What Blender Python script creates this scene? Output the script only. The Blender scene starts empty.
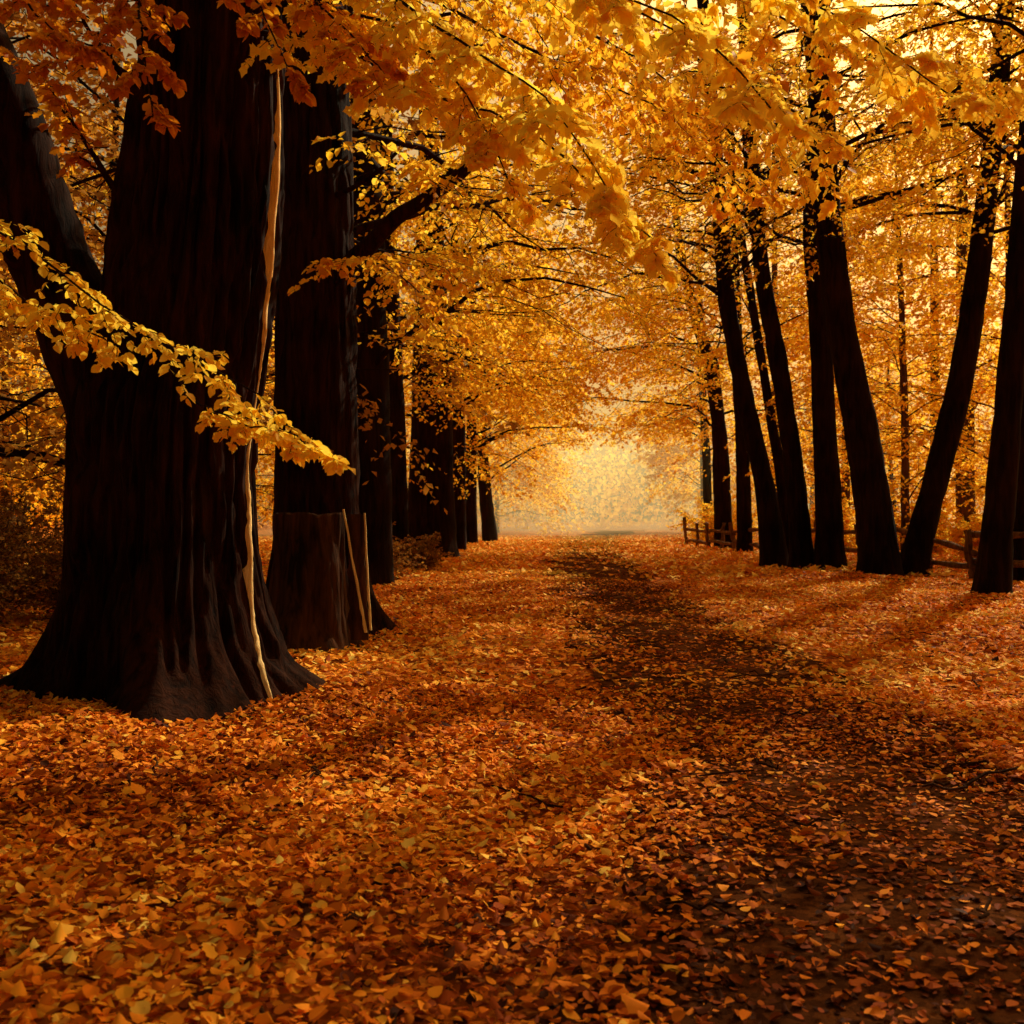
import bpy, math, bmesh
import numpy as np
from mathutils import Vector
rng=np.random.default_rng(7)
F=995.0; H=1.4; HZ=520.0
SUN_EL=math.radians(37); SUN_AZ=math.radians(36)   # azimuth from +Y toward +X
S=np.array([math.sin(SUN_AZ)*math.cos(SUN_EL),math.cos(SUN_AZ)*math.cos(SUN_EL),math.sin(SUN_EL)])
scene=bpy.context.scene
col=scene.collection
scene.view_settings.view_transform='Standard'
scene.view_settings.look='None'
scene.view_settings.exposure=0

def W(px,py,D): return np.array([(px-512)*D/F, D, H+(HZ-py)*D/F])
def gz(x,y):
    x=np.asarray(x,float);y=np.asarray(y,float)
    return 0.05*np.sin(x*0.9+1.3)*np.cos(y*0.55)+0.03*np.sin(x*2.1+y*1.3)+0.012*(np.clip(x-6,0,20))
def pathc(y): return 1.75+0.0008*np.asarray(y,float)**2
def pathw(y):
    y=np.asarray(y,float)
    return 0.95+0.012*y+np.clip(5.2-y,0,4)*0.3

# ---------------- mesh helpers
def mkmesh(name,V,F_loops,F_starts,F_tot,mat,smooth=False,tint=None):
    me=bpy.data.meshes.new(name)
    me.vertices.add(len(V)); me.vertices.foreach_set('co',np.ascontiguousarray(V,dtype=np.float32).ravel())
    me.loops.add(len(F_loops)); me.loops.foreach_set('vertex_index',np.ascontiguousarray(F_loops,dtype=np.int32))
    me.polygons.add(len(F_starts))
    me.polygons.foreach_set('loop_start',np.ascontiguousarray(F_starts,dtype=np.int32))
    try: me.polygons.foreach_set('loop_total',np.ascontiguousarray(F_tot,dtype=np.int32))
    except Exception: pass
    if smooth: me.polygons.foreach_set('use_smooth',np.ones(len(F_starts),dtype=bool))
    if tint is not None:
        a=me.attributes.new('tint','FLOAT','POINT'); a.data.foreach_set('value',np.ascontiguousarray(tint,dtype=np.float32))
    me.update(calc_edges=True)
    if mat: me.materials.append(mat)
    return me
def quads_mesh(name,V,Q,mat,smooth=True,tint=None):
    Q=np.asarray(Q); n=len(Q)
    return mkmesh(name,V,Q.ravel(),np.arange(n)*4,np.full(n,4),mat,smooth,tint)
def add(name,me,parent=None,**kw):
    o=bpy.data.objects.new(name,me); col.objects.link(o)
    if parent: o.parent=parent
    for k,v in kw.items(): o[k]=v
    return o
def norm(a): return a/np.maximum(np.linalg.norm(a,axis=-1,keepdims=True),1e-9)

# ---------------- noise
class VN:
    def __init__(s,nz,na,seed): s.g=np.random.default_rng(seed).random((nz,na)); s.nz=nz;s.na=na
    def __call__(s,z,a):
        z=np.asarray(z)%s.nz; a=np.asarray(a)%s.na
        z0=np.floor(z).astype(int)%s.nz;a0=np.floor(a).astype(int)%s.na
        fz=z-np.floor(z);fa=a-np.floor(a);fz=fz*fz*(3-2*fz);fa=fa*fa*(3-2*fa)
        z1=(z0+1)%s.nz;a1=(a0+1)%s.na;g=s.g
        return (g[z0,a0]*(1-fa)+g[z0,a1]*fa)*(1-fz)+(g[z1,a0]*(1-fa)+g[z1,a1]*fa)*fz
N1=VN(64,64,1)
def pnoise(x,y,s=1.0): return 0.6*N1(x*s,y*s)+0.3*N1(x*s*2.3+7,y*s*2.3+3)+0.1*N1(x*s*5+1,y*s*5+9)

# ---------------- materials
def newmat(name):
    m=bpy.data.materials.new(name); m.use_nodes=True; nt=m.node_tree; nt.nodes.clear()
    return m,nt,nt.nodes,nt.links
def ramp(N,stops):
    r=N.new('ShaderNodeValToRGB'); e=r.color_ramp.elements
    while len(e)<len(stops): e.new(0.5)
    for i,(p,c) in enumerate(stops): e[i].position=p; e[i].color=(*c,1)
    return r
def leafmat(name,stops,trans=0.5,rough=0.5,spec=0.3):
    m,nt,N,L=newmat(name)
    out=N.new('ShaderNodeOutputMaterial'); at=N.new('ShaderNodeAttribute'); at.attribute_name='tint'
    r=ramp(N,stops)
    L.new(at.outputs['Fac'],r.inputs[0])
    p=N.new('ShaderNodeBsdfPrincipled'); p.inputs['Roughness'].default_value=rough; p.inputs['Specular IOR Level'].default_value=spec
    L.new(r.outputs[0],p.inputs['Base Color'])
    t=N.new('ShaderNodeBsdfTranslucent'); L.new(r.outputs[0],t.inputs['Color'])
    mx=N.new('ShaderNodeMixShader'); mx.inputs[0].default_value=trans
    L.new(p.outputs[0],mx.inputs[1]);L.new(t.outputs[0],mx.inputs[2]);L.new(mx.outputs[0],out.inputs[0])
    return m
canopy=leafmat('golden_foliage',[(0.0,(0.60,0.19,0.008)),(0.35,(0.90,0.45,0.018)),(0.7,(0.96,0.60,0.036)),(1.0,(0.99,0.75,0.08))],0.68,0.6,0.06)
litter=leafmat('leaf_litter',[(0.0,(0.05,0.012,0.004)),(0.22,(0.36,0.065,0.006)),(0.5,(0.92,0.27,0.016)),(0.8,(0.98,0.46,0.035)),(1.0,(0.98,0.66,0.12))],0.12,0.7,0.05)
shrubm=leafmat('shrub_foliage',[(0.0,(0.18,0.07,0.016)),(0.5,(0.40,0.18,0.03)),(1.0,(0.7,0.36,0.04))],0.5,0.8,0.03)

def barkmat(name,c1,c2,scale=7,bump=0.6):
    m,nt,N,L=newmat(name)
    out=N.new('ShaderNodeOutputMaterial'); p=N.new('ShaderNodeBsdfPrincipled'); p.inputs['Roughness'].default_value=0.95
    p.inputs['Specular IOR Level'].default_value=0.05
    tc=N.new('ShaderNodeTexCoord'); mp=N.new('ShaderNodeMapping'); mp.inputs['Scale'].default_value=(scale,scale,scale*0.13)
    L.new(tc.outputs['Object'],mp.inputs['Vector'])
    n=N.new('ShaderNodeTexNoise'); n.inputs['Scale'].default_value=1.6;n.inputs['Detail'].default_value=8;n.inputs['Roughness'].default_value=0.65;n.inputs['Distortion'].default_value=0.6
    L.new(mp.outputs[0],n.inputs['Vector'])
    n2=N.new('ShaderNodeTexNoise'); n2.inputs['Scale'].default_value=1.1; n2.inputs['Detail'].default_value=4
    L.new(tc.outputs['Object'],n2.inputs['Vector'])
    mm=N.new('ShaderNodeMath');mm.operation='MULTIPLY';L.new(n.outputs['Fac'],mm.inputs[0]);
    ma=N.new('ShaderNodeMath');ma.operation='MULTIPLY_ADD';ma.inputs[1].default_value=1.2;ma.inputs[2].default_value=0.4;L.new(n2.outputs['Fac'],ma.inputs[0]);L.new(ma.outputs[0],mm.inputs[1])
    r=ramp(N,[(0.32,c1),(0.68,c2)]); L.new(mm.outputs[0],r.inputs[0]); L.new(r.outputs[0],p.inputs['Base Color'])
    b=N.new('ShaderNodeBump'); b.inputs['Strength'].default_value=bump; b.inputs['Distance'].default_value=0.04
    L.new(n.outputs['Fac'],b.inputs['Height']); L.new(b.outputs[0],p.inputs['Normal']); L.new(p.outputs[0],out.inputs[0])
    return m
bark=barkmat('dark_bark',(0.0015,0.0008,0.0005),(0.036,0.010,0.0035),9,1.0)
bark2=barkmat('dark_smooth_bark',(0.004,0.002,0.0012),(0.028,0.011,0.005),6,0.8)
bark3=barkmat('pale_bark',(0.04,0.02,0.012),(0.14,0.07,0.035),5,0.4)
stripm=barkmat('pale_wood_and_rim_light',(0.72,0.44,0.14),(0.97,0.74,0.36),16,0.6)  # pale wood of the splinters; also paints the sunlit rim on the big trunk
woodm=barkmat('weathered_wood',(0.012,0.006,0.003),(0.10,0.038,0.014),9,0.7)
railm=barkmat('rail_wood',(0.05,0.025,0.012),(0.26,0.13,0.05),9,0.5)

def soilmat(name,stops,bs,spec):
    m,nt,N,L=newmat(name)
    out=N.new('ShaderNodeOutputMaterial'); p=N.new('ShaderNodeBsdfPrincipled'); p.inputs['Roughness'].default_value=0.95;p.inputs['Specular IOR Level'].default_value=spec
    tc=N.new('ShaderNodeTexCoord')
    n=N.new('ShaderNodeTexNoise'); n.inputs['Scale'].default_value=1.3;n.inputs['Detail'].default_value=12;n.inputs['Roughness'].default_value=0.75
    v=N.new('ShaderNodeTexVoronoi'); v.inputs['Scale'].default_value=bs
    L.new(tc.outputs['Object'],n.inputs['Vector']);L.new(tc.outputs['Object'],v.inputs['Vector'])
    sp=N.new('ShaderNodeSeparateColor');L.new(v.outputs['Color'],sp.inputs[0])
    a=N.new('ShaderNodeMath');a.operation='MULTIPLY_ADD';a.inputs[1].default_value=0.45;L.new(sp.outputs[0],a.inputs[0])
    b0=N.new('ShaderNodeMath');b0.operation='MULTIPLY_ADD';b0.inputs[1].default_value=1.3;b0.inputs[2].default_value=-0.4;L.new(n.outputs['Fac'],b0.inputs[0]);L.new(b0.outputs[0],a.inputs[2])
    r=ramp(N,stops);L.new(a.outputs[0],r.inputs[0]);L.new(r.outputs[0],p.inputs['Base Color'])
    b=N.new('ShaderNodeBump'); b.inputs['Strength'].default_value=1.0; b.inputs['Distance'].default_value=0.05
    L.new(a.outputs[0],b.inputs['Height']); L.new(b.outputs[0],p.inputs['Normal']); L.new(p.outputs[0],out.inputs[0])
    return m
groundm=soilmat('leaf_covered_earth',[(0.1,(0.05,0.015,0.004)),(0.4,(0.34,0.085,0.009)),(0.7,(0.75,0.23,0.018)),(1.0,(0.9,0.38,0.045))],14,0.05)
pathm=soilmat('damp_brown_soil',[(0.1,(0.03,0.011,0.005)),(0.5,(0.10,0.034,0.012)),(0.8,(0.18,0.058,0.016)),(1.0,(0.40,0.11,0.016))],30,0.0)

# ---------------- ground & path
def sheet(name,xs,ys,off,mat,fx=None):
    X,Y=np.meshgrid(xs,ys)
    if fx is not None: X=fx(X,Y)
    Z=gz(X,Y)+off
    V=np.stack([X,Y,Z],-1).reshape(-1,3); nx=len(xs);ny=len(ys)
    i=np.arange((ny-1)*(nx-1)); r=i//(nx-1);c=i%(nx-1);b=r*nx+c
    return quads_mesh(name,V,np.stack([b,b+1,b+1+nx,b+nx],-1),mat)
xs=np.concatenate([np.linspace(-500,-42,12),np.arange(-40,41,0.4),np.linspace(42,500,12)])
ys=np.concatenate([np.linspace(-60,-4,8),np.arange(-3,90,0.4),np.linspace(91,700,20)])
add('ground',sheet('ground',xs,ys,0,groundm),kind='structure',label='forest floor covered in fallen orange leaves')
def pf(U,Y):
    w=pathw(Y)*(1+0.35*(pnoise(Y*0.9+U*0,np.sign(U)*9+Y*0,1.0)-0.5)*2)
    return pathc(Y)+U*w
add('path',sheet('path',np.linspace(-1,1,13),np.arange(-3,120,0.3),0.022,pathm,pf),kind='structure',label='damp brown dirt path strewn with leaves')

# ---------------- leaves
HALF={'hi':[(0,0),(.16,.03),(.38,.20),(.29,.38),(.40,.62),(.22,.74),(0,1.05)],
      'oval':[(0,0),(.25,.12),(.38,.36),(.31,.66),(.13,.9),(0,1.02)],
      'mid':[(0,0),(.34,.28),(.30,.68),(0,1)],
      'lo':[(0,0),(.42,.5),(0,1)]}
def leaves(pos,d,n,size,tint,kind,fold=0.22,curl=0.18):
    h=HALF[kind]; k=len(h)
    T=[];
    for x,y in h: T.append((x,y,fold*x-curl*(y-0.4)**2))
    for x,y in h[1:-1]: T.append((-x,y,fold*x-curl*(y-0.4)**2))
    T=np.array(T,float); nv=len(T)
    right=list(range(k)); left=[0]+list(range(k,nv))+[k-1]; left=left[::-1]
    d=norm(d); n=n-d*np.sum(n*d,-1,keepdims=True); n=norm(n); s=np.cross(d,n)
    w=size[:,None]
    r3=np.random.default_rng(3)
    asp=(0.7+0.55*r3.random(len(pos)))[:,None]; cv=(1+r3.normal(0,0.7,len(pos)))[:,None]
    V=pos[:,None,:]+T[None,:,0:1]*(s*w*asp)[:,None,:]+T[None,:,1:2]*(d*w)[:,None,:]+T[None,:,2:3]*(n*w*cv)[:,None,:]
    N=len(pos); base=(np.arange(N)*nv)[:,None]
    loops=(base+np.array(right+left)[None,:]).ravel()
    starts=(np.arange(N)[:,None]*(2*k)+np.array([0,k])[None,:]).ravel()
    return V.reshape(-1,3),loops,starts,np.full(2*N,k),np.repeat(tint,nv)
def leafmesh(name,pos,d,n,size,tint,kind,mat,fold=0.25,curl=0.2):
    V,l,s,t,ti=leaves(pos,d,n,size,tint,kind,fold,curl)
    return mkmesh(name,V,l,s,t,mat,False,ti)

# ---------------- branches
def tubes(P,R,sides):
    N,K,_=P.shape
    T=norm(np.gradient(P,axis=1))
    m=np.abs(T[:,:,2]).mean(1)>0.75
    ref=np.where(m[:,None],np.array([1.,0.13,0]),np.array([0,0.05,1.]))[:,None,:]
    A=norm(np.cross(T,np.broadcast_to(ref,T.shape))); B=np.cross(T,A)
    th=np.arange(sides)*2*np.pi/sides
    V=P[:,:,None,:]+R[:,:,None,None]*(A[:,:,None,:]*np.cos(th)[None,None,:,None]+B[:,:,None,:]*np.sin(th)[None,None,:,None])
    V=V.reshape(-1,3)
    n=np.arange(N)[:,None,None]*K*sides; k=np.arange(K-1)[None,:,None]*sides; s=np.arange(sides)[None,None,:]; s1=(s+1)%sides
    Q=np.stack([n+k+s,n+k+s1,n+k+sides+s1,n+k+sides+s],-1).reshape(-1,4)
    return V,Q
def spawn(P,R,Ln,M,t0,t1,ang,rfrac,droop,K,flat,rg,taper=0.55,rise=0.0,wig=0.04):
    N,Kp,_=P.shape
    t=np.linspace(t0,t1,M)[None,:]+(rg.random((N,M))-0.5)*(t1-t0)/M
    t=np.clip(t,0,0.999); x=t*(Kp-1); i0=np.floor(x).astype(int); f=(x-i0)
    ii=np.arange(N)[:,None]
    st=P[ii,i0]*(1-f[...,None])+P[ii,i0+1]*f[...,None]
    tn=norm(P[ii,i0+1]-P[ii,i0]); r0=(R[ii,i0]*(1-f)+R[ii,i0+1]*f)*rfrac
    side=np.cross(tn,np.array([0,0,1.])); side=norm(side+1e-4)
    sg=np.where((np.arange(M)%2)[None,:]==0,1,-1)*np.where(rg.random((N,1))<.5,1,-1)
    a=ang*(0.65+0.7*rg.random((N,M)))
    up=np.array([0,0,1.])
    d=tn*np.cos(a)[...,None]+side*(sg*np.sin(a))[...,None]+up*(rg.normal(0,flat,(N,M)))[...,None]
    d=norm(d)
    ln=Ln[:,None]*(1-taper*t)*(0.7+0.5*rg.random((N,M)))
    u=np.linspace(0,1,K)
    P2=st[:,:,None,:]+d[:,:,None,:]*(ln[:,:,None,None]*u[None,None,:,None])
    P2[...,2]+=ln[:,:,None]*(rise*u-droop*u*u)[None,None,:]
    w=rg.normal(0,wig,P2.shape)*ln[:,:,None,None]; w[:,:,0]=0; P2+=w
    R2=r0[:,:,None]*(1-0.8*u)[None,None,:]
    return P2.reshape(-1,K,3),R2.reshape(-1,K),ln.ravel()
def high_keep(p,rg):
    drop=((p[:,2]>3.2+0.58*p[:,1])&(rg.random(len(p))<0.8))|((p[:,2]>9)&(rg.random(len(p))<0.2))
    gy=p[:,1]-S[1]*p[:,2]/S[2]; gx=p[:,0]-S[0]*p[:,2]/S[2]
    shade=(gy<4.2)&(gy>0.5)&(gx>-6)&(gx<6)      # dense crown parts that shade the nearest ground
    return ~(drop&~shade)
def view_keep(p):
    # airy corridor above the path
    return ~((np.abs(p[:,0]-pathc(p[:,1])-0.8)<3.0)&(p[:,2]<3.5+0.038*p[:,1]))
def foliage(P,R,M,rg,size,tipdroop=0.35,tmean=0.55,per=1,flat=0.35):
    N,K,_=P.shape
    t=np.linspace(0.12,1.0,M)[None,:]+(rg.random((N,M))-0.5)*0.1; t=np.clip(t,0,.999)
    x=t*(K-1);i0=np.floor(x).astype(int);f=x-i0; ii=np.arange(N)[:,None]
    p=P[ii,i0]*(1-f[...,None])+P[ii,i0+1]*f[...,None]; tn=norm(P[ii,i0+1]-P[ii,i0])
    side=norm(np.cross(tn,np.array([0,0,1.]))+1e-4); sg=np.where((np.arange(M)%2)[None,:]==0,1,-1)
    d=tn*0.55+side*sg[...,None]*(0.5+0.5*rg.random((N,M)))[...,None]+rg.normal(0,0.25,p.shape); d[...,2]-=tipdroop*(0.5+rg.random((N,M)))
    n=np.array([0,0,1.])+rg.normal(0,flat,p.shape)
    sz=size*(0.6+0.7*rg.random((N,M)))
    clump=rg.normal(0,0.12,(N,1))
    ti=np.clip(tmean+clump+rg.normal(0,0.14,(N,M)),0,1)
    return p.reshape(-1,3),d.reshape(-1,3),n.reshape(-1,3),sz.ravel(),ti.ravel()

def interp_poly(P,K):
    P=np.asarray(P,float); s=np.concatenate([[0],np.cumsum(np.linalg.norm(np.diff(P,axis=0),axis=1))]); s/=s[-1]
    u=np.linspace(0,1,K); Q=np.stack([np.interp(u,s,P[:,i]) for i in range(P.shape[1])],-1)
    for _ in range(max(1,K//14)):
        Q[1:-1]=(Q[:-2]+2*Q[1:-1]+Q[2:])/4
    return Q
LAST={}
def trunkgeo(P,R,K,sides,flare,seed,furrow=0.03,lob=5,flut=0.06):
    Q=interp_poly(np.concatenate([P,np.asarray(R)[:,None]],1),K); C=Q[:,:3];r=Q[:,3]
    th=np.arange(sides)*2*np.pi/sides
    n1=VN(64,lob*2,seed);n2=VN(256,max(8,sides//6),seed+1);n3=VN(256,max(8,sides//2),seed+2);n4=VN(64,3,seed+3)
    z=C[:,2]-C[0,2]; Z,A=np.meshgrid(z,th/(2*np.pi),indexing='ij')
    wob=0.8*(n4(Z*0.8,A*3)-0.5)
    fl=flare*np.exp(-np.maximum(Z,0)/0.38)*(0.25+1.3*n1(Z*0.25,A*n1.na)**1.6)
    fl2=flut*(n1(Z*0.5+3,A*n1.na+wob)-0.5)*2
    rid=np.abs(2*n2(Z*1.3,A*n2.na+wob)-1); rid=1-np.minimum(rid*2.0,1)
    rr=r[:,None]*(1+fl+fl2)-furrow*rid-furrow*0.5*(n3(Z*5,A*n3.na+wob*2))
    LAST['rr']=rr; LAST['z']=C[:,2].copy()
    V=C[:,None,:]+np.stack([np.cos(th)[None,:]*rr,np.sin(th)[None,:]*rr,np.zeros_like(rr)],-1)
    V=V.reshape(-1,3)
    k=np.arange(K-1)[:,None]*sides; s=np.arange(sides)[None,:]; s1=(s+1)%sides
    Qd=np.stack([k+s,k+s1,k+sides+s1,k+sides+s],-1).reshape(-1,4)
    return V,Qd,C,r
def merge(parts):
    V=[];Q=[];o=0
    for v,q in parts: V.append(v);Q.append(q+o);o+=len(v)
    return np.concatenate(V),np.concatenate(Q)
def limbset(C,r,zs,az,Ls,el,rf,rg,K=9,droop=0.35):
    zc=C[:,2]; out=[];RR=[];LL=[]
    for z,a,L,e in zip(zs,az,Ls,el):
        c=np.array([np.interp(z,zc,C[:,i]) for i in range(3)]); rr=np.interp(z,zc,r)
        d=np.array([math.cos(a)*math.cos(e),math.sin(a)*math.cos(e),math.sin(e)])
        u=np.linspace(0,1,K)[:,None]
        p=c+d*L*u; p[:,2]+=(-droop*L*u*u)[:,0]
        w=rg.normal(0,0.03*L,(K,3)); w[0]=0; w=np.cumsum(w,0)*0.5; p+=w
        out.append(p);RR.append(np.maximum(np.minimum(rr*rf,0.065)*(1-0.85*u[:,0]),0.007));LL.append(L)
    return np.array(out),np.array(RR),np.array(LL)

OPEN=set()   # crowns that may be thinned where sun breaks through
def tree(pts,radii,label,seed,nl=16,z0=4.5,ztop=15,L=5.0,flare=0.6,K=60,sides=32,m=(9,7,9),leaf=0.13,kind='lo',
         extra=None,tmean=0.64,mat=None,world_prune=True,furrow=0.03,side_bias=0.0,link=True,flut=0.06,group='autumn trees lining the path',lr=0.2,cmat=None):
    rg=np.random.default_rng(seed); mat=mat or bark2
    V,Q,C,r=trunkgeo(pts,radii,K,sides,flare,seed,furrow,flut=flut)
    save=(LAST['rr'],LAST['z'])
    parts=[(V,Q)]
    zs=np.linspace(z0,ztop,nl)+rg.normal(0,0.3,nl); az=np.arange(nl)*2.4+rg.random(nl)*0.8+seed
    if side_bias!=0:   # reach toward the light over the path
        tgt=0.0 if side_bias>0 else math.pi
        az=np.where(np.arange(nl)%2==0,tgt+rg.normal(0,0.9,nl),az)
    Ls=L*(1.1-0.55*(zs-z0)/(ztop-z0+.01))*(0.8+0.4*rg.random(nl)); el=0.2+0.5*rg.random(nl)
    LP,LR,LL=limbset(C,r,zs,az,Ls,el,lr,rg)
    if world_prune:
        k=view_keep(LP[:,-1])&view_keep(LP[:,5]); LP=LP[k];LR=LR[k];LL=LL[k]
    parts.append(tubes(LP,LR,7))
    P2,R2,L2=spawn(LP,LR,LL*0.55,m[0],0.15,0.97,0.9,0.5,0.28,6,0.2,rg)
    P3,R3,L3=spawn(P2,R2,L2*0.5,m[1],0.15,0.97,0.85,0.5,0.3,4,0.25,rg)
    if world_prune:
        mid=P3[:,2]; k=high_keep(mid,rg)&view_keep(mid); P3=P3[k];R3=R3[k]
        mid=P2[:,4]; k=view_keep(mid)&high_keep(mid,rg); P2=P2[k];R2=R2[k]
    parts.append(tubes(P2,np.clip(R2,0.003,0.012),3))
    if leaf<0.12: parts.append(tubes(P3,np.clip(R3,0.0015,0.003),3))
    lp=foliage(P3,R3,m[2],rg,leaf,tmean=tmean)
    crowns=[leaves(*lp[:3],lp[3],lp[4],kind)]
    if extra:
        for b,c in extra: parts+=b; crowns+=c
    base=C[0].copy()
    V,Q=merge(parts)
    tm=quads_mesh('trunk',V-base,Q,mat)
    VV=[];LLp=[];SS=[];TT=[];TI=[];vo=0;lo=0
    for v,l,s,t,ti in crowns:
        VV.append(v-base);LLp.append(l+vo);SS.append(s+lo);TT.append(t);TI.append(ti);vo+=len(v);lo+=len(l)
    cm=mkmesh('crown',np.concatenate(VV),np.concatenate(LLp),np.concatenate(SS),np.concatenate(TT),cmat or canopy,False,np.concatenate(TI))
    if not link: return tm,cm
    e=add('tree',None,label=label,category='tree',group=group); e.location=base
    add('trunk',tm,e); c=add('crown',cm,e); OPEN.add(c.name)
    LAST['rr'],LAST['z']=save
    return e,C,r

SPR=[]   # sample points on the near sprays
def branch(pts,r0,rg,M2=16,L2=0.7,M3=6,leafn=7,leaf=0.11,kind='hi',tmean=0.65,droop=0.3,ang=0.8,r1=0.004,K=24,t0=0.1,flat2=0.14,own=0):
    P=interp_poly(pts,K)[None]; R=(r1+(r0-r1)*np.linspace(1,0,K)**1.5)[None]
    P=P+np.cumsum(rg.normal(0,0.008,P.shape),axis=1)
    b=[tubes(P,R,8)]
    P2,R2,l2=spawn(P,R,np.array([L2]),M2,t0,0.99,ang,0.5,droop,6,flat2,rg,taper=0.5)
    P3,R3,l3=spawn(P2,R2,l2*0.5,M3,0.1,0.97,0.8,0.6,0.3,4,0.2,rg)
    b.append(tubes(P2,np.clip(R2,0.002,0.008),4)); b.append(tubes(P3,np.clip(R3,0.0015,0.003),3))
    lp=foliage(P3,R3,leafn,rg,leaf,tipdroop=0.35,tmean=tmean,flat=0.45)
    tw=foliage(P2,R2,leafn,rg,leaf,tipdroop=0.35,tmean=tmean,flat=0.45)
    cr=[leaves(*lp[:3],lp[3],lp[4],kind),leaves(*tw[:3],tw[3],tw[4],kind)]
    if own:
        s0=int(K*0.35); mp_=foliage(P[:,s0:],R[:,s0:],own,rg,leaf,tipdroop=0.4,tmean=tmean,flat=0.7); cr.append(leaves(*mp_[:3],mp_[3],mp_[4],kind))
    if tmean>=0.8: SPR.append(lp[0][::3]); SPR.append(tw[0][::3])
    return b,cr

# ================= the large near tree
rg=np.random.default_rng(11)
D=7.8
def base(px,D,sink=0.12):
    x=(px-512)*D/F; return np.array([x,D,float(gz(x,D))-sink])
A=[base(164,D)]+[W(*q,D) for q in [(165,620),(170,520),(174,420),(190,300),(202,170),(206,40),(208,-120),(212,-400),(230,-900)]]
Ar=[0.82,0.76,0.735,0.72,0.64,0.58,0.56,0.52,0.40,0.2]
ex=[]
lb=[W(130,450,D),W(85,340,D),W(45,250,D-0.1),W(5,120,D-0.2),W(-60,-40,D-0.3),W(-120,-300,D)]
P=interp_poly(lb,60)[None]; P=P+rg.normal(0,0.004,P.shape); ex.append(([tubes(P,np.linspace(0.36,0.15,60)[None]*(1+0.02*rg.normal(size=(1,60))),24)],[]))
for q,r0 in [([W(150,260,D),W(110,190,D-.4),W(60,110,D-.6),W(30,60,D-.6)],0.06),([W(60,290,D),W(-10,240,D-0.5),W(-60,200,D-1)],0.08),
             ([W(190,140,D),W(120,60,D-.8),W(60,-30,D-1.2)],0.08)]:
    ex.append(branch(q,r0,rg,M2=8,L2=0.8,M3=5,leafn=6,leaf=0.075,tmean=0.05,t0=0.5))
B=[ # pts, r, M2, L2, tint, leaf
 ([W(-260,110,5.6),W(-60,190,5.2),W(60,262,5.0),W(150,325,4.9),W(265,385,4.8)],0.012,22,0.50,0.9,0.055),
 ([W(-60,250,5.3),W(10,290,5.2),W(60,320,5.1),W(110,345,5.0)],0.008,9,0.28,0.8,0.055),
 ([W(196,402,4.9),W(240,418,4.7),W(285,434,4.6),W(342,458,4.6)],0.005,13,0.17,0.95,0.050),
 ([W(260,30,7.6),W(330,40,6.4),W(430,85,5.4),W(540,120,4.9),W(655,235,4.6)],0.022,28,0.56,1.05,0.072),
 ([W(235,-60,7.6),W(360,-30,6.2),W(480,60,5.2),W(560,110,4.7),W(610,200,4.5)],0.022,22,0.50,1.05,0.072),
 ([W(260,-10,7.6),W(400,20,6.0),W(470,80,5.2),W(500,130,4.9),W(520,175,4.8)],0.018,16,0.40,0.95,0.068),
 ([W(235,-140,7.6),W(420,-90,6.0),W(600,-10,5.0),W(700,30,4.6),W(775,120,4.4)],0.022,24,0.46,1.05,0.072),
 ([W(235,-160,7.6),W(500,-120,6.2),W(700,-50,5.4),W(850,20,5.2),W(970,110,5.2)],0.022,26,0.48,1.0,0.070),
 ([W(235,-40,7.6),W(300,-10,6.6),W(350,30,5.8),W(385,70,5.4)],0.02,12,0.40,0.3,0.065),
 ([W(150,-20,7.4),W(140,0,6.4),W(150,30,5.6),W(160,110,5.2)],0.02,8,0.35,0.0,0.065),
 ([W(200,-80,7.4),W(230,-40,6.2),W(260,0,5.2),W(285,50,5.0)],0.02,9,0.35,0.1,0.065),
 ([W(235,-60,7.6),W(450,-60,7.0),W(620,0,6.6),W(740,60,6.4),W(830,150,6.4)],0.025,20,0.8,0.7,0.075),
 ([W(235,-60,7.6),W(500,-80,7.4),W(720,-20,7.6),W(860,60,8),W(1040,100,8.4)],0.025,26,0.9,0.7,0.075),
 ([W(235,0,7.6),W(420,-10,8),W(560,60,8.2),W(680,110,8.4),W(760,200,8.6)],0.025,22,0.9,0.55,0.075),
 ([W(235,-80,7.6),W(400,-60,8.4),W(520,0,9.2),W(600,60,10),W(660,110,10.6)],0.025,24,1.1,0.5,0.085),
 ([W(60,-30,7.4),W(30,-20,6.4),W(30,20,5.8),W(80,60,5.4)],0.02,9,0.4,0.0,0.07),
]
for q,r0,m2,l2,tm,lf in B:
    near=lf<0.06
    ex.append(branch(q,r0,rg,M2=m2,L2=l2,M3=5 if near else 6,leafn=6 if near else 8,leaf=lf,tmean=tm,kind='hi' if lf>.065 else 'oval',own=0 if near else 40,t0=0.2,flat2=0.26 if near else 0.15))
e,C,r=tree(np.array(A),Ar,'massive old tree with furrowed dark bark and painted sunlit rim',21,nl=14,z0=6.6,ztop=15,L=6,flare=0.95,K=300,sides=260,m=(9,7,7),
  leaf=0.13,extra=ex,mat=bark,furrow=0.085,side_bias=0.5,flut=0.13)
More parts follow.
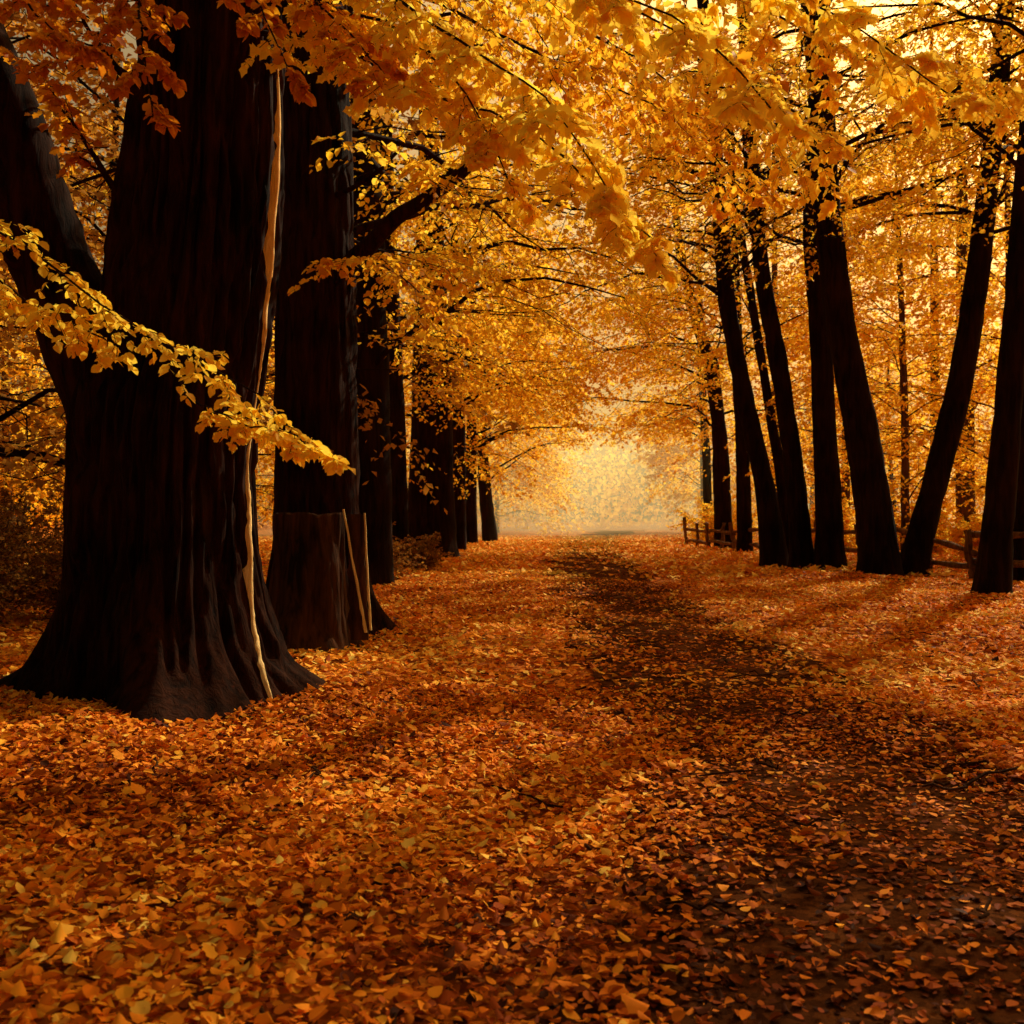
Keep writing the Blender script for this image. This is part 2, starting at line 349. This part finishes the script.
# sunlit rim of the trunk, put in as a pale strip down the flank
RRg,Zg=LAST['rr'],LAST['z']
def surf1(z,th):
    zi=np.clip(np.interp(z,Zg,np.arange(len(Zg))),0,len(Zg)-1.001); ai=(th%(2*np.pi))/(2*np.pi)*RRg.shape[1]
    z0=zi.astype(int); a0=ai.astype(int)%RRg.shape[1]; a1=(a0+1)%RRg.shape[1]; f=ai-np.floor(ai); g=zi-z0
    return (RRg[z0,a0]*(1-f)+RRg[z0,a1]*f)*(1-g)+(RRg[z0+1,a0]*(1-f)+RRg[z0+1,a1]*f)*g
def surf(z,th):
    m=np.max([surf1(z,th+q) for q in (-.08,-.04,0,.04,.08)],axis=0)
    k=np.ones(61)/61; return np.convolve(np.pad(m,30,mode='edge'),k,'valid')
K=700; nA=VN(1024,12,5)
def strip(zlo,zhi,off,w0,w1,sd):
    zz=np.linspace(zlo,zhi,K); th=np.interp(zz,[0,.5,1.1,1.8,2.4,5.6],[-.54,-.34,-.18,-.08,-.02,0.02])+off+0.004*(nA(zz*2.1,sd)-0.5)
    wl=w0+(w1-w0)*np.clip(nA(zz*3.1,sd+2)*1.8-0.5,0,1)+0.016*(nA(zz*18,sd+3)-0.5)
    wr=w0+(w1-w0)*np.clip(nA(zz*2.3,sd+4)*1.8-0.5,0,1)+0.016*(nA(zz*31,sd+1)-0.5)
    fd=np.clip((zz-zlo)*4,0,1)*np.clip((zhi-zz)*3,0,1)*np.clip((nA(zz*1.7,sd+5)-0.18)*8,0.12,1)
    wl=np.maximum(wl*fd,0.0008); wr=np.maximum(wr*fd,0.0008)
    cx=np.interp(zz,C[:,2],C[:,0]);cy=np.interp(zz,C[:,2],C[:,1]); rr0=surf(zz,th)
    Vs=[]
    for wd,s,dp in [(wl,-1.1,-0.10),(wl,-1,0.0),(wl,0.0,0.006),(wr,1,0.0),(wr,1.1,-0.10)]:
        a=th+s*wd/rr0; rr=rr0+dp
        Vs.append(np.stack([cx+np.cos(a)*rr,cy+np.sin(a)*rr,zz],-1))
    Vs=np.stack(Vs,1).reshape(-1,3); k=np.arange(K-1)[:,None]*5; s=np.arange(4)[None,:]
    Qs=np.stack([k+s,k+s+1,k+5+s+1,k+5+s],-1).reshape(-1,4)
    o=add('rim_light_strip',quads_mesh('rim_light_strip',Vs-np.array(e.location),Qs,stripm,False),e); o['label']='thin jagged golden strip standing in for sunlit trunk edge'
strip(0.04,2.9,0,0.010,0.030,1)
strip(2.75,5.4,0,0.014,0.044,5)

# ================= other trees
def T(spec,D,hws,label,seed,**kw):
    pts=[base(spec[0][0],D)]+[W(px,py,D) for px,py in spec[1:]]
    rad=[h*D/F for h in hws]
    last=pts[-1]; dirn=pts[-1]-pts[-2]
    zt=kw.pop('zt',15.5)
    if last[2]<zt:
        pts.append(last+np.array([dirn[0]/max(dirn[2],.1)*(zt-last[2])*0.5,0.3,zt-last[2]])); rad.append(rad[-1]*0.35)
    kw.setdefault('ztop',zt-1)
    return tree(np.array(pts),rad,label,seed,**kw)
rg2=np.random.default_rng(5)
exB=[branch([W(340,275,12),W(400,212,11.6),W(455,178,11.2),W(520,120,10.8),W(575,50,10.4)],0.12,rg2,M2=12,L2=1.3,M3=6,leafn=7,leaf=0.10,kind='mid',tmean=0.6,r1=0.05,t0=0.45),
     branch([W(330,200,12),W(400,160,11.0),W(470,190,10.4),W(560,200,10.0)],0.035,rg2,M2=16,L2=1.4,M3=7,leafn=8,leaf=0.10,kind='mid',tmean=0.65,t0=0.25),
     branch([W(330,290,12),W(360,260,11.2),W(400,280,10.8),W(440,320,10.6)],0.03,rg2,M2=12,L2=1.0,M3=7,leafn=8,leaf=0.10,kind='mid',tmean=0.5,t0=0.3),
     branch([W(330,230,12),W(370,250,13),W(430,250,14),W(500,260,15)],0.03,rg2,M2=16,L2=1.4,M3=7,leafn=8,leaf=0.10,kind='mid',tmean=0.6,t0=0.3)]
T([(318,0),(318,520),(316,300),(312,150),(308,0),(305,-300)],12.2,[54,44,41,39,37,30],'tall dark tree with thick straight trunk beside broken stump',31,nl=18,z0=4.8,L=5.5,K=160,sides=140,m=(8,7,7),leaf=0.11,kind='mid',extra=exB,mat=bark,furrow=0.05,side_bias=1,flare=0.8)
T([(366,0),(366,460),(364,330),(362,150),(360,-60)],20,[28,25,24,20,14],'dark tree with thick trunk standing among leaves',32,nl=22,z0=4.0,L=6,m=(9,8,8),side_bias=1,leaf=0.125,flare=0.4)
T([(400,0),(398,440),(392,300),(385,100)],28,[10,9,8,6],'slim dark tree shaded by golden canopy',38,nl=22,z0=4.2,L=6.5,m=(9,9,8),side_bias=1,leaf=0.135,flare=0.3)
T([(430,0),(431,480),(432,400),(430,250),(428,60)],37,[27,23,21,15,8],'stout dark tree with golden foliage hanging over its trunk',33,nl=26,z0=3.8,L=7,m=(10,9,8),side_bias=1,leaf=0.155,flare=0.3)
T([(457,0),(457,470),(456,400),(455,250)],44,[10,9.5,9,5],'slender dark tree trunk beside a stouter one',34,nl=24,z0=4.0,L=7,m=(9,8,8),side_bias=1,leaf=0.17,flare=0.2,sides=20)
T([(471,0),(471,480),(472,400),(473,300)],54,[7,6,5,4],'dark tree in the avenue beyond the stout trunk',35,nl=26,z0=3.8,L=8,m=(9,8,8),side_bias=1,leaf=0.19,flare=0.2,sides=16)
T([(491,0),(485,490),(482,440),(482,300)],61,[8,7,5,4],'leaning dark tree near the end of the avenue',36,nl=28,z0=3.2,L=9,m=(9,8,8),side_bias=1,leaf=0.20,flare=0.2,sides=16)
T([(488,0),(488,490),(489,440),(490,350)],86,[3,2.5,2,2],'hazy tree near the end of the avenue',37,nl=28,z0=2.6,L=10,m=(9,8,8),side_bias=1,leaf=0.24,flare=0.2,sides=14)
T([(497,0),(497,490),(498,440)],108,[2.5,2,1.5],'hazy tree with low foliage closing the avenue',39,nl=28,z0=1.8,L=11,m=(9,8,8),side_bias=1,leaf=0.28,flare=0.2,sides=14)
# right row
T([(990,0),(1005,450),(1018,300),(1030,150),(1045,0),(1060,-200)],18,[17,14,13,12,11,9],'dark slim tree leaning outward beside rail fence',41,nl=20,z0=8,L=5,m=(9,8,8),leaf=0.115,kind='mid',flare=0.35)
T([(1028,0),(1020,480),(1036,330),(1050,100),(1060,-100)],21,[15,13,12,11,8],'dark tree with leaning trunk beyond the fence',42,nl=18,z0=8,L=5,m=(9,8,8),leaf=0.12,flare=0.3)
T([(908,0),(930,500),(957,400),(978,280),(993,150),(1008,0),(1020,-200)],24,[16,13.5,13,12,10,9,7],'dark tree leaning strongly outward beside the fence',43,nl=22,z0=8.2,L=5.5,m=(9,8,8),leaf=0.125,flare=0.35)
T([(881,0),(873,500),(860,420),(840,320),(826,200),(822,80),(812,-200)],23.5,[22,18,17,15,14,12,10],'thick dark tree with trunk curving toward the path',44,nl=20,z0=8.2,L=6,m=(9,8,8),leaf=0.12,kind='mid',flare=0.35,K=110,sides=60)
T([(831,0),(826,450),(821,340),(812,220),(818,100),(795,-150)],27,[15,13,11,10,9,7],'straight dark tree in a close row of trunks',45,nl=18,z0=8.6,L=5.5,m=(9,8,8),leaf=0.13,flare=0.3)
T([(803,0),(796,480),(780,370),(762,270),(750,150),(740,-100)],27.5,[13,10,9.5,8.5,8,6],'slim dark tree leaning toward the path',46,nl=18,z0=8.4,L=6,m=(9,8,8),side_bias=-1,leaf=0.13,flare=0.35)
T([(776,0),(764,480),(745,400),(726,300),(720,200),(700,-50)],29,[14,10.5,9.5,9,8,6],'slim dark tree leaning far over the path',47,nl=22,z0=8.0,L=7,m=(9,9,8),side_bias=-1,leaf=0.135,flare=0.35)
T([(788,0),(782,480),(768,400),(752,300),(735,200)],33,[7,6,5,5,4],'thin dark trunk crowded between larger trees',53,nl=20,z0=7,L=5.5,m=(9,8,8),leaf=0.14,flare=0.3)
T([(745,0),(743,460),(738,380),(735,250),(730,100)],40,[8,7,6,5,4],'thin dark tree beside the rail fence',48,nl=22,z0=7,L=7,m=(9,9,8),side_bias=-1,leaf=0.155,flare=0.3)
T([(724,0),(720,440),(712,360),(700,335),(680,250),(670,150)],46,[10,8,7,6,5,3],'dark tree with bent trunk at end of fence',49,nl=24,z0=5.5,L=7.5,m=(9,9,8),side_bias=-1,leaf=0.165,flare=0.3)
T([(708,0),(707,470),(703,400),(698,250)],62,[5,4.5,4,3],'dark tree in the avenue wrapped in foliage',50,nl=28,z0=3.6,L=7.5,m=(9,8,8),side_bias=-1,leaf=0.20,flare=0.2,sides=16)
T([(704,0),(703,470),(701,400),(698,300)],82,[3.5,3,2.5,2],'hazy slender tree in the avenue',51,nl=26,z0=2.4,L=7.5,m=(9,8,8),side_bias=-1,leaf=0.24,flare=0.2,sides=14)
T([(704,0),(704,470),(702,400)],104,[3,2.5,2],'hazy tree with low foliage closing the avenue',52,nl=28,z0=1.6,L=8,m=(9,8,8),side_bias=-1,leaf=0.28,flare=0.2,sides=14)
# tree added with its trunk out of frame so its boughs darken the foreground
tree(np.array([[9.6,10.5,-0.1],[9.4,10.5,3],[9.1,10.4,7],[8.8,10.3,11],[8.6,10.2,14]]),[0.42,0.34,0.27,0.18,0.05],'tall tree added off frame, its golden boughs shading the near path',61,nl=20,z0=7.0,ztop=13,L=7.5,m=(9,8,7),leaf=0.12,side_bias=-1,flare=0.4)
# gold trees right behind the fence
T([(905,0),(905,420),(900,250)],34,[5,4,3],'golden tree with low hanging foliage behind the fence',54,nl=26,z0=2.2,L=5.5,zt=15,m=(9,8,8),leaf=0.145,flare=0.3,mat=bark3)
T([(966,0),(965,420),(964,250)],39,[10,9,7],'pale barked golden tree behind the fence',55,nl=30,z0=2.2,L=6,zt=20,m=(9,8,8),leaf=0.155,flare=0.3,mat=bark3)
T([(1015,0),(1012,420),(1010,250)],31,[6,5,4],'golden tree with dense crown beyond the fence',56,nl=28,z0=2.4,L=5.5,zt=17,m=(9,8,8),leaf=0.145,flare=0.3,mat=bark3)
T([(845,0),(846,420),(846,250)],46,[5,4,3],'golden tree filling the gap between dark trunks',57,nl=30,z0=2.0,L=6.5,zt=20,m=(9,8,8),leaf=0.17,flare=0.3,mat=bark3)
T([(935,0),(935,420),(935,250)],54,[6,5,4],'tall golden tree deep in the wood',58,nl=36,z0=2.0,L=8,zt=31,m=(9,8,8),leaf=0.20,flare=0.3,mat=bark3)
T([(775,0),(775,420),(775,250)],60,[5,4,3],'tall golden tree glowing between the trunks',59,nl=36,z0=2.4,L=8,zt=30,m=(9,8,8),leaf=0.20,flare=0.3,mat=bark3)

# background forest: tree shapes copied many times
protos=[]
for i in range(6):
    h=13+1.2*(i%4); pts=np.array([[0,0,-0.2],[0.1*i,0,3],[0.3-0.1*i,0.2,7],[0.2,-.2*(i%4),h]])
    dim=i>=4
    protos.append(tree(pts,[0.26+.02*i,0.2,0.15,0.04],'',70+i,nl=26,z0=1.4+0.4*(i%4),ztop=h-0.8,L=4.8,m=(8,7,8) if not dim else (8,7,6),leaf=0.17 if not dim else 0.12,world_prune=False,link=False,K=30,sides=14,flare=0.4,mat=[bark2,bark3][i%2] if not dim else bark2,tmean=0.75 if not dim else 0.65,cmat=shrubm if dim else None))
spots=[(-8.5,14,4),(-12,18,5),(-9,24,4),(-15,27,5),(-10,33),(-18,38),(-6.5,18,5),(-9,45),(-14,52),(-9.5,60),(-18,66),(-9,76),(-13,88),(-24,48),(-30,60),(-22,30,4),
 (25,64),(30,58),(24,76),(30,84),(25,98),(38,72),(34,62),(-14,105),(-20,92),(-30,85),(30,112),(38,100),(33,50)]
for i,sp in enumerate(spots):
    x,y=sp[:2]; tm,cm=protos[sp[2] if len(sp)>2 else i%4]
    x+=rng.normal(0,0.6); y+=rng.normal(0,0.8)
    e2=add('tree',None,label='autumn tree in the surrounding woodland with fine foliage',category='tree',group='woodland trees beyond the avenue')
    e2.location=(x,y,float(gz(x,y))); e2.rotation_euler=(0,0,rng.random()*6.28); s=(0.95+0.25*rng.random()); e2.scale=(s,s,s)
    add('trunk',tm,e2);add('crown',cm,e2)

# ================= sunbeams break through the canopy: thin out leaves along their way
bpy.context.view_layer.update(); dg=bpy.context.evaluated_depsgraph_get()
rc=np.random.default_rng(99); org=[];smin=[]
def litmask(x,y): return pnoise(x*0.55+y*0.18+3,y*0.30-x*0.1+11)
def samp(n,x0,x1,y0,y1,th):
    x=x0+(x1-x0)*rc.random(n);y=y0+(y1-y0)*rc.random(n)
    ex_=np.minimum.reduce([(x-x0),(x1-x),(y-y0)*.7,(y1-y)*.7]); k=litmask(x,y)+0.12*np.clip(ex_,0,1.2)>th
    x,y=x[k],y[k]; return np.stack([x,y,gz(x,y)+0.12],-1)
for a in [samp(15000,-4.6,1.2,4.7,11.5,0.44),samp(14000,-3.4,1.6,11.5,26,0.44),samp(13000,2.9,10.5,6.8,16,0.40),samp(16000,-5,13,36,70,0.25),samp(3500,3,9,17,24,0.55)]:
    org.append(a);smin.append(np.full(len(a),1.0))
sp=np.concatenate(SPR); sp=sp[rc.random(len(sp))<min(1,9000/len(sp))]; org.append(sp);smin.append(np.full(len(sp),2.2))
zt=rc.random(900)*5.2; tr=np.stack([-1.9+0.10*rc.normal(size=900),np.full(900,7.6),zt],-1); org.append(tr);smin.append(np.full(900,0.5))
n=6000; af=np.stack([rc.uniform(-2,14,n),rc.uniform(62,115,n),rc.uniform(0.5,6,n)],-1); org.append(af);smin.append(np.full(n,1.0))
org=np.concatenate(org);smin=np.concatenate(smin)
kill={}
Sv=Vector(S)
for o,sm in zip(org,smin):
    p=Vector(o)+Sv*float(sm)
    for _ in range(50):
        ok,loc,nr,fi,ob,mt=scene.ray_cast(dg,p,Sv,distance=90)
        if not ok: break
        if ob.name in OPEN: kill.setdefault(ob.name,set()).add(fi//2)
        p=loc+Sv*0.004
for nm,ids in kill.items():
    me=bpy.data.objects[nm].data; bm=bmesh.new(); bm.from_mesh(me); bm.faces.ensure_lookup_table()
    vs=set()
    for i in ids:
        if 2*i+1<len(bm.faces):
            for f in (bm.faces[2*i],bm.faces[2*i+1]):
                for v in f.verts: vs.add(v)
    bmesh.ops.delete(bm,geom=list(vs),context='VERTS'); bm.to_mesh(me); bm.free()

# far wood that reads as one mass
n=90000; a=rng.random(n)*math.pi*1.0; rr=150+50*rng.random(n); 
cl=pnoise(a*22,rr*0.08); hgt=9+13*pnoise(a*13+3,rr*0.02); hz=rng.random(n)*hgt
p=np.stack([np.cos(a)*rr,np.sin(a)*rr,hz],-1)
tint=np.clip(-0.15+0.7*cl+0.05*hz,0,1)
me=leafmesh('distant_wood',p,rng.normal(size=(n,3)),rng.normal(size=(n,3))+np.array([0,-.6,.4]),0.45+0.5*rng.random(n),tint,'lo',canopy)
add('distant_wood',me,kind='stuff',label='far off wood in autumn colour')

# ================= stump with splinters
Ds=10.6; st=base(310,Ds); hs=1.60
P=np.array([st,st+[0,0,0.6],st+[0.01,0,1.1],st+[0.0,0,hs]])
V,Q,C,r=trunkgeo(P,[0.43,0.385,0.375,0.37],60,120,0.7,91,0.045,flut=0.08)
V=V.reshape(60,120,3); n5=VN(8,22,4)
i=np.arange(120); th=i/120; jag=0.05*(n5(np.zeros(120),th*22)-0.5)
for kk,wt in ((1,1.0),(2,.8),(3,.6),(4,.4),(5,.2)): V[-kk,:,2]+=jag*wt
inner=C[-1]+(V[-1]-C[-1])*0.85; cen=C[-1]-np.array([0,0,0.01])
VV=np.concatenate([V.reshape(-1,3),inner,np.repeat(cen[None],120,0)]); b=59*120; i1=(i+1)%120
Q=np.concatenate([Q,np.stack([b+i,b+i1,b+120+i1,b+120+i],-1),np.stack([b+120+i,b+120+i1,b+240+i1,b+240+i],-1)])
se=add('tree_stump',None,label='broken dark brown tree stump with pale splintered edge',category='tree stump'); se.location=st
add('trunk',quads_mesh('trunk',VV-st,Q,woodm),se)
def slab(p0,p1,w,t,mat,name,parent,seed,tp=0.6):
    K=16; rg=np.random.default_rng(seed); u=np.linspace(0,1,K)[:,None]; c=p0+(p1-p0)*u; ww=w*(1-tp*u[:,0])*(0.75+0.5*rg.random(K)); tt=t*(1-0.5*u[:,0])
    c=c+np.cumsum(rg.normal(0,0.003,c.shape),0)
    ring=[np.stack([c[:,0]+a*ww,c[:,1]+b*tt,c[:,2]],-1) for a,b in [(-1,-.6),(0,-1),(1,-.6),(1,.6),(-1,.6)]]
    V=np.stack(ring,1).reshape(-1,3); k=np.arange(K-1)[:,None]*5; s=np.arange(5)[None,:]; s1=(s+1)%5
    Q=np.stack([k+s,k+s1,k+5+s1,k+5+s],-1).reshape(-1,4)
    return add(name,quads_mesh(name,V-np.array(parent.location),Q,mat,False),parent)
o=slab(W(360,640,10.30),W(354,512,10.40),0.11,0.03,woodm,'slab',se,3,0.2); o['label']='split slab of dark wood leaning on the stump'
slab(W(366,632,10.26),W(345,509,10.34),0.014,0.02,stripm,'splinter',se,1,0.3)
slab(W(371,630,10.26),W(364,512,10.34),0.012,0.02,stripm,'splinter',se,2,0.3)

# ================= fence
fx=[(11.2,17.5),(10.2,22),(9.9,26),(9.9,30),(9.8,34),(9.6,38),(9.4,42),(9.1,46),(8.8,50)]
def timber(p0,p1,r,parent,name,seed,sides=8):
    K=9; rg=np.random.default_rng(seed); P=(p0+(p1-p0)*np.linspace(0,1,K)[:,None]); P=P+rg.normal(0,r*0.25,P.shape)
    R=r*(1+0.15*rg.normal(size=K)); P=np.concatenate([P[:1],P,P[-1:]]); R=np.concatenate([[0.001],R,[0.001]])
    V,Q=tubes(P[None],R[None],sides); return add(name,quads_mesh(name,V-np.array(parent.location),Q,railm,False),parent)
seed=0
for a in range(len(fx)-1):
    (x0,y0),(x1,y1)=fx[a],fx[a+1]; z0=float(gz(x0,y0)); z1=float(gz(x1,y1))
    if a==0:
        fe=add('fence',None,label='rustic wooden post and rail fence along leafy verge',category='fence'); fe.location=(x0,y0,z0)
    n=2
    for j in range(n+(1 if a==len(fx)-2 else 0)):
        t=j/n; x=x0+(x1-x0)*t;y=y0+(y1-y0)*t;z=float(gz(x,y)); seed+=1
        timber(np.array([x,y,z-0.1]),np.array([x+rng.normal(0,.12),y+rng.normal(0,.15),z+1.3+rng.normal(0,.15)]),0.09,fe,'post',seed)
    for h in (0.40,0.98):
        seed+=1; timber(np.array([x0-.02,y0-.15,z0+h+rng.normal(0,.13)]),np.array([x1-.02,y1+.15,z1+h+rng.normal(0,.13)]),0.07,fe,'rail',seed)

# ================= shrubs
def shrub(x,y,h,w,seed,label,tmean=0.4,leaf=0.07,nst=26,mat=None):
    rg=np.random.default_rng(seed); z=float(gz(x,y)); a=rg.random(nst)*6.28; e=0.5+0.9*rg.random(nst); K=7; u=np.linspace(0,1,K)
    d=np.stack([np.cos(a)*np.cos(e)*w/h*1.2,np.sin(a)*np.cos(e)*w/h*1.2,np.sin(e)],-1); ln=h*(0.7+0.5*rg.random(nst))
    P=d[:,None,:]*(ln[:,None,None]*u[None,:,None]); P[:,:,2]-=0.12*ln[:,None]*u*u; P+=rg.normal(0,0.02*h,P.shape)*u[None,:,None]; P[:,0,2]=-0.05
    R=0.018*(1-0.8*u)[None,:]*np.ones((nst,1))
    P2,R2,L2=spawn(P,R,ln*0.45,9,0.15,0.97,0.8,0.6,0.1,5,0.35,rg); P3,R3,L3=spawn(P2,R2,L2*0.5,6,0.15,0.97,0.8,0.6,0.1,4,0.35,rg)
    V,Q=merge([tubes(P,R,5),tubes(P2,np.maximum(R2,.004),3),tubes(P3,np.maximum(R3,.003),3)])
    e=add('bush',None,label=label,category='bush',group='bushes at the woodland edge'); e.location=(x,y,z)
    add('stems',quads_mesh('stems',V,Q,bark3 if leaf<0.1 else bark2),e); lp=foliage(P3,R3,5,rg,leaf,tmean=tmean,flat=0.7)
    add('leaves',leafmesh('leaves',*lp[:3],lp[3],lp[4],'mid',mat or shrubm),e)
for i,(x,y,h,w,tm) in enumerate([(-6.3,11.6,1.7,1.3,.3),(-7.6,13.0,2.1,1.6,.35),(-5.6,13.6,1.5,1.2,.3),(-9.3,12.6,1.9,1.6,.3),(-7.6,16.5,2.0,1.8,.35),(-3.3,24,1.3,1.0,.4),(-2.6,27.5,1.0,1.0,.4),(-5,30,1.8,1.6,.5)]):
    shrub(x,y,h,w,200+i,'dark brown twiggy bush with sparse small leaves',tm,leaf=0.055)
for i,(x,y,h,w,tm) in enumerate([(14,25,1.4,1.4,.7),(14.5,30,1.7,1.6,.8),(14.3,35,1.9,1.7,.8),(13,40,2.2,1.8,.8),(12.6,45,2.4,2,.8),(11.5,54,2.6,2.2,.8),(13.2,64,3.0,2.6,.8),(-6,42,2,1.6,.6),(-6,52,2,1.8,.7),(-5,72,2.6,2.2,.7)]):
    shrub(x,y,h,w,240+i,'amber leaved bush beyond the fence',tm,leaf=0.12,mat=canopy)

# ================= fallen leaves
def ground_leaves(n,x0,x1,y0,y1,size,kind,seed,tmean,pk=0.5,tilt=0.2,half=None,dk=0.28):
    rg=np.random.default_rng(seed); x=x0+(x1-x0)*rg.random(n); y=y0+(y1-y0)*rg.random(n)
    if half: k=(np.abs(x)<half*y+1.2); x,y=x[k],y[k]; n=len(x)
    e=(pnoise(x*2.6,y*2.2)-0.5)*1.5+rg.normal(0,0.38,n)
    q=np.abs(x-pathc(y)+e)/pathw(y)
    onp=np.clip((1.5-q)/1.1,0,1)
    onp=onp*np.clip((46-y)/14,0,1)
    patch=pnoise(x*1.1+20,y*1.1+5)
    keep=rg.random(n)<(1-onp)+onp*pk*(0.22+2.6*np.clip(patch-0.18,0,1)**1.5)
    x,y,onp,patch=x[keep],y[keep],onp[keep],patch[keep]; n=len(x)
    pile=pnoise(x*1.7,y*1.7+40)
    z=gz(x,y)+0.024+(1-onp)*(0.03*rg.random(n)+0.07*pile)+0.004*rg.random(n)
    a=rg.random(n)*6.283; tl=tilt*(0.6+1.0*(1-onp))
    d=np.stack([np.cos(a),np.sin(a),rg.normal(0,1,n)*tl*0.8],-1); nn=np.array([0.08,0.12,1.])+rg.normal(0,1,(n,3))*tl[:,None]
    flip=rg.random(n)<0.4; nn[flip]*=-1
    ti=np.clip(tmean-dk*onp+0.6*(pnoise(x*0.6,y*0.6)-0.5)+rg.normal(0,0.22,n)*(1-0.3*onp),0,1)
    sz=size*(0.4+0.9*rg.random(n))*(1-0.2*onp); pos=np.stack([x,y,z],-1); pos[:,2]+=np.abs(d[:,2])*sz*0.3
    return leaves(pos,d,nn,sz,ti,kind,0.25,0.35)
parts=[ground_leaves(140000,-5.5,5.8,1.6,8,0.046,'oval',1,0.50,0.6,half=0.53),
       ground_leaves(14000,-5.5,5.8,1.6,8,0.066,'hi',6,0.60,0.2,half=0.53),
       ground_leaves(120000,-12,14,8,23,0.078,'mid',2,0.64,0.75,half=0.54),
       ground_leaves(80000,-22,26,23,80,0.18,'lo',3,0.86,0.7,half=0.54)]  # brighter tint paints the sunlit band into the far leaves
VV=[];LLp=[];SS=[];TT=[];TI=[];vo=0;lo=0
for v,l,s,t,ti in parts:
    VV.append(v);LLp.append(l+vo);SS.append(s+lo);TT.append(t);TI.append(ti);vo+=len(v);lo+=len(l)
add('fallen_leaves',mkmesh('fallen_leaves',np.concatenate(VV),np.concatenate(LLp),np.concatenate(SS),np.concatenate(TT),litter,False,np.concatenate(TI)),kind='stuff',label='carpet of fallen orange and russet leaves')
n=260; rgt=np.random.default_rng(8); x=-5+10*rgt.random(n);y=2.2+12*rgt.random(n)**1.3; a=rgt.random(n)*6.28; ln=0.12+0.4*rgt.random(n)**2
u=np.linspace(-.5,.5,5); P=np.stack([x[:,None]+np.cos(a)[:,None]*ln[:,None]*u,y[:,None]+np.sin(a)[:,None]*ln[:,None]*u,0*x[:,None]+0*u],-1); P+=rgt.normal(0,0.012,P.shape)
P[:,:,2]=gz(P[:,:,0],P[:,:,1])+0.07+rgt.normal(0,.012,P.shape[:2]); V,Q=tubes(P,np.full((n,5),0.005)*(0.6+rgt.random((n,1))),5)
add('fallen_twigs',quads_mesh('fallen_twigs',V,Q,woodm),kind='stuff',label='thin broken twigs scattered on the leaves')

# ================= mist
mm,nt,N,L=newmat('golden_mist'); out=N.new('ShaderNodeOutputMaterial'); vs=N.new('ShaderNodeVolumeScatter')
vs.inputs['Color'].default_value=(1,0.79,0.40,1); vs.inputs['Density'].default_value=0.012; vs.inputs['Anisotropy'].default_value=0.5
L.new(vs.outputs[0],out.inputs['Volume'])
bx=np.array([[x,y,z] for x in (-25,45) for y in (60,148) for z in (-0.5,12)],float)
Qb=np.array([[0,1,3,2],[4,6,7,5],[0,4,5,1],[2,3,7,6],[0,2,6,4],[1,5,7,3]])
add('mist',quads_mesh('mist',bx,Qb,mm,False),kind='stuff',label='thin golden morning mist at the end of the path')

# ================= light
w=bpy.data.worlds.new('World'); scene.world=w; w.use_nodes=True; nt=w.node_tree; bg=nt.nodes['Background']
sk=nt.nodes.new('ShaderNodeTexSky'); sk.sky_type='NISHITA'; sk.sun_disc=False; sk.sun_elevation=SUN_EL; sk.sun_rotation=SUN_AZ
sk.dust_density=9; sk.air_density=1.2; sk.ozone_density=0.2
mx=nt.nodes.new('ShaderNodeMix'); mx.data_type='RGBA'; mx.blend_type='MULTIPLY'; mx.inputs[0].default_value=1
nt.links.new(sk.outputs[0],mx.inputs[6]); mx.inputs[7].default_value=(1,0.67,0.28,1)
nt.links.new(mx.outputs[2],bg.inputs[0]); bg.inputs[1].default_value=0.10
sl=bpy.data.lights.new('sun','SUN'); sl.energy=5; sl.angle=math.radians(0.5); sl.color=(1,0.89,0.62)
so=add('sun',sl); so.rotation_euler=Vector(-S).to_track_quat('-Z','Y').to_euler()

cd=bpy.data.cameras.new('camera'); cd.lens=35; cd.sensor_width=36; cd.clip_end=2000; cd.clip_start=0.05
cd.dof.use_dof=True; cd.dof.focus_distance=7; cd.dof.aperture_fstop=4.5
co=add('camera',cd); co.location=(0,0,H); co.rotation_euler=(math.radians(90)+math.atan(8/F),0,0)
scene.camera=co
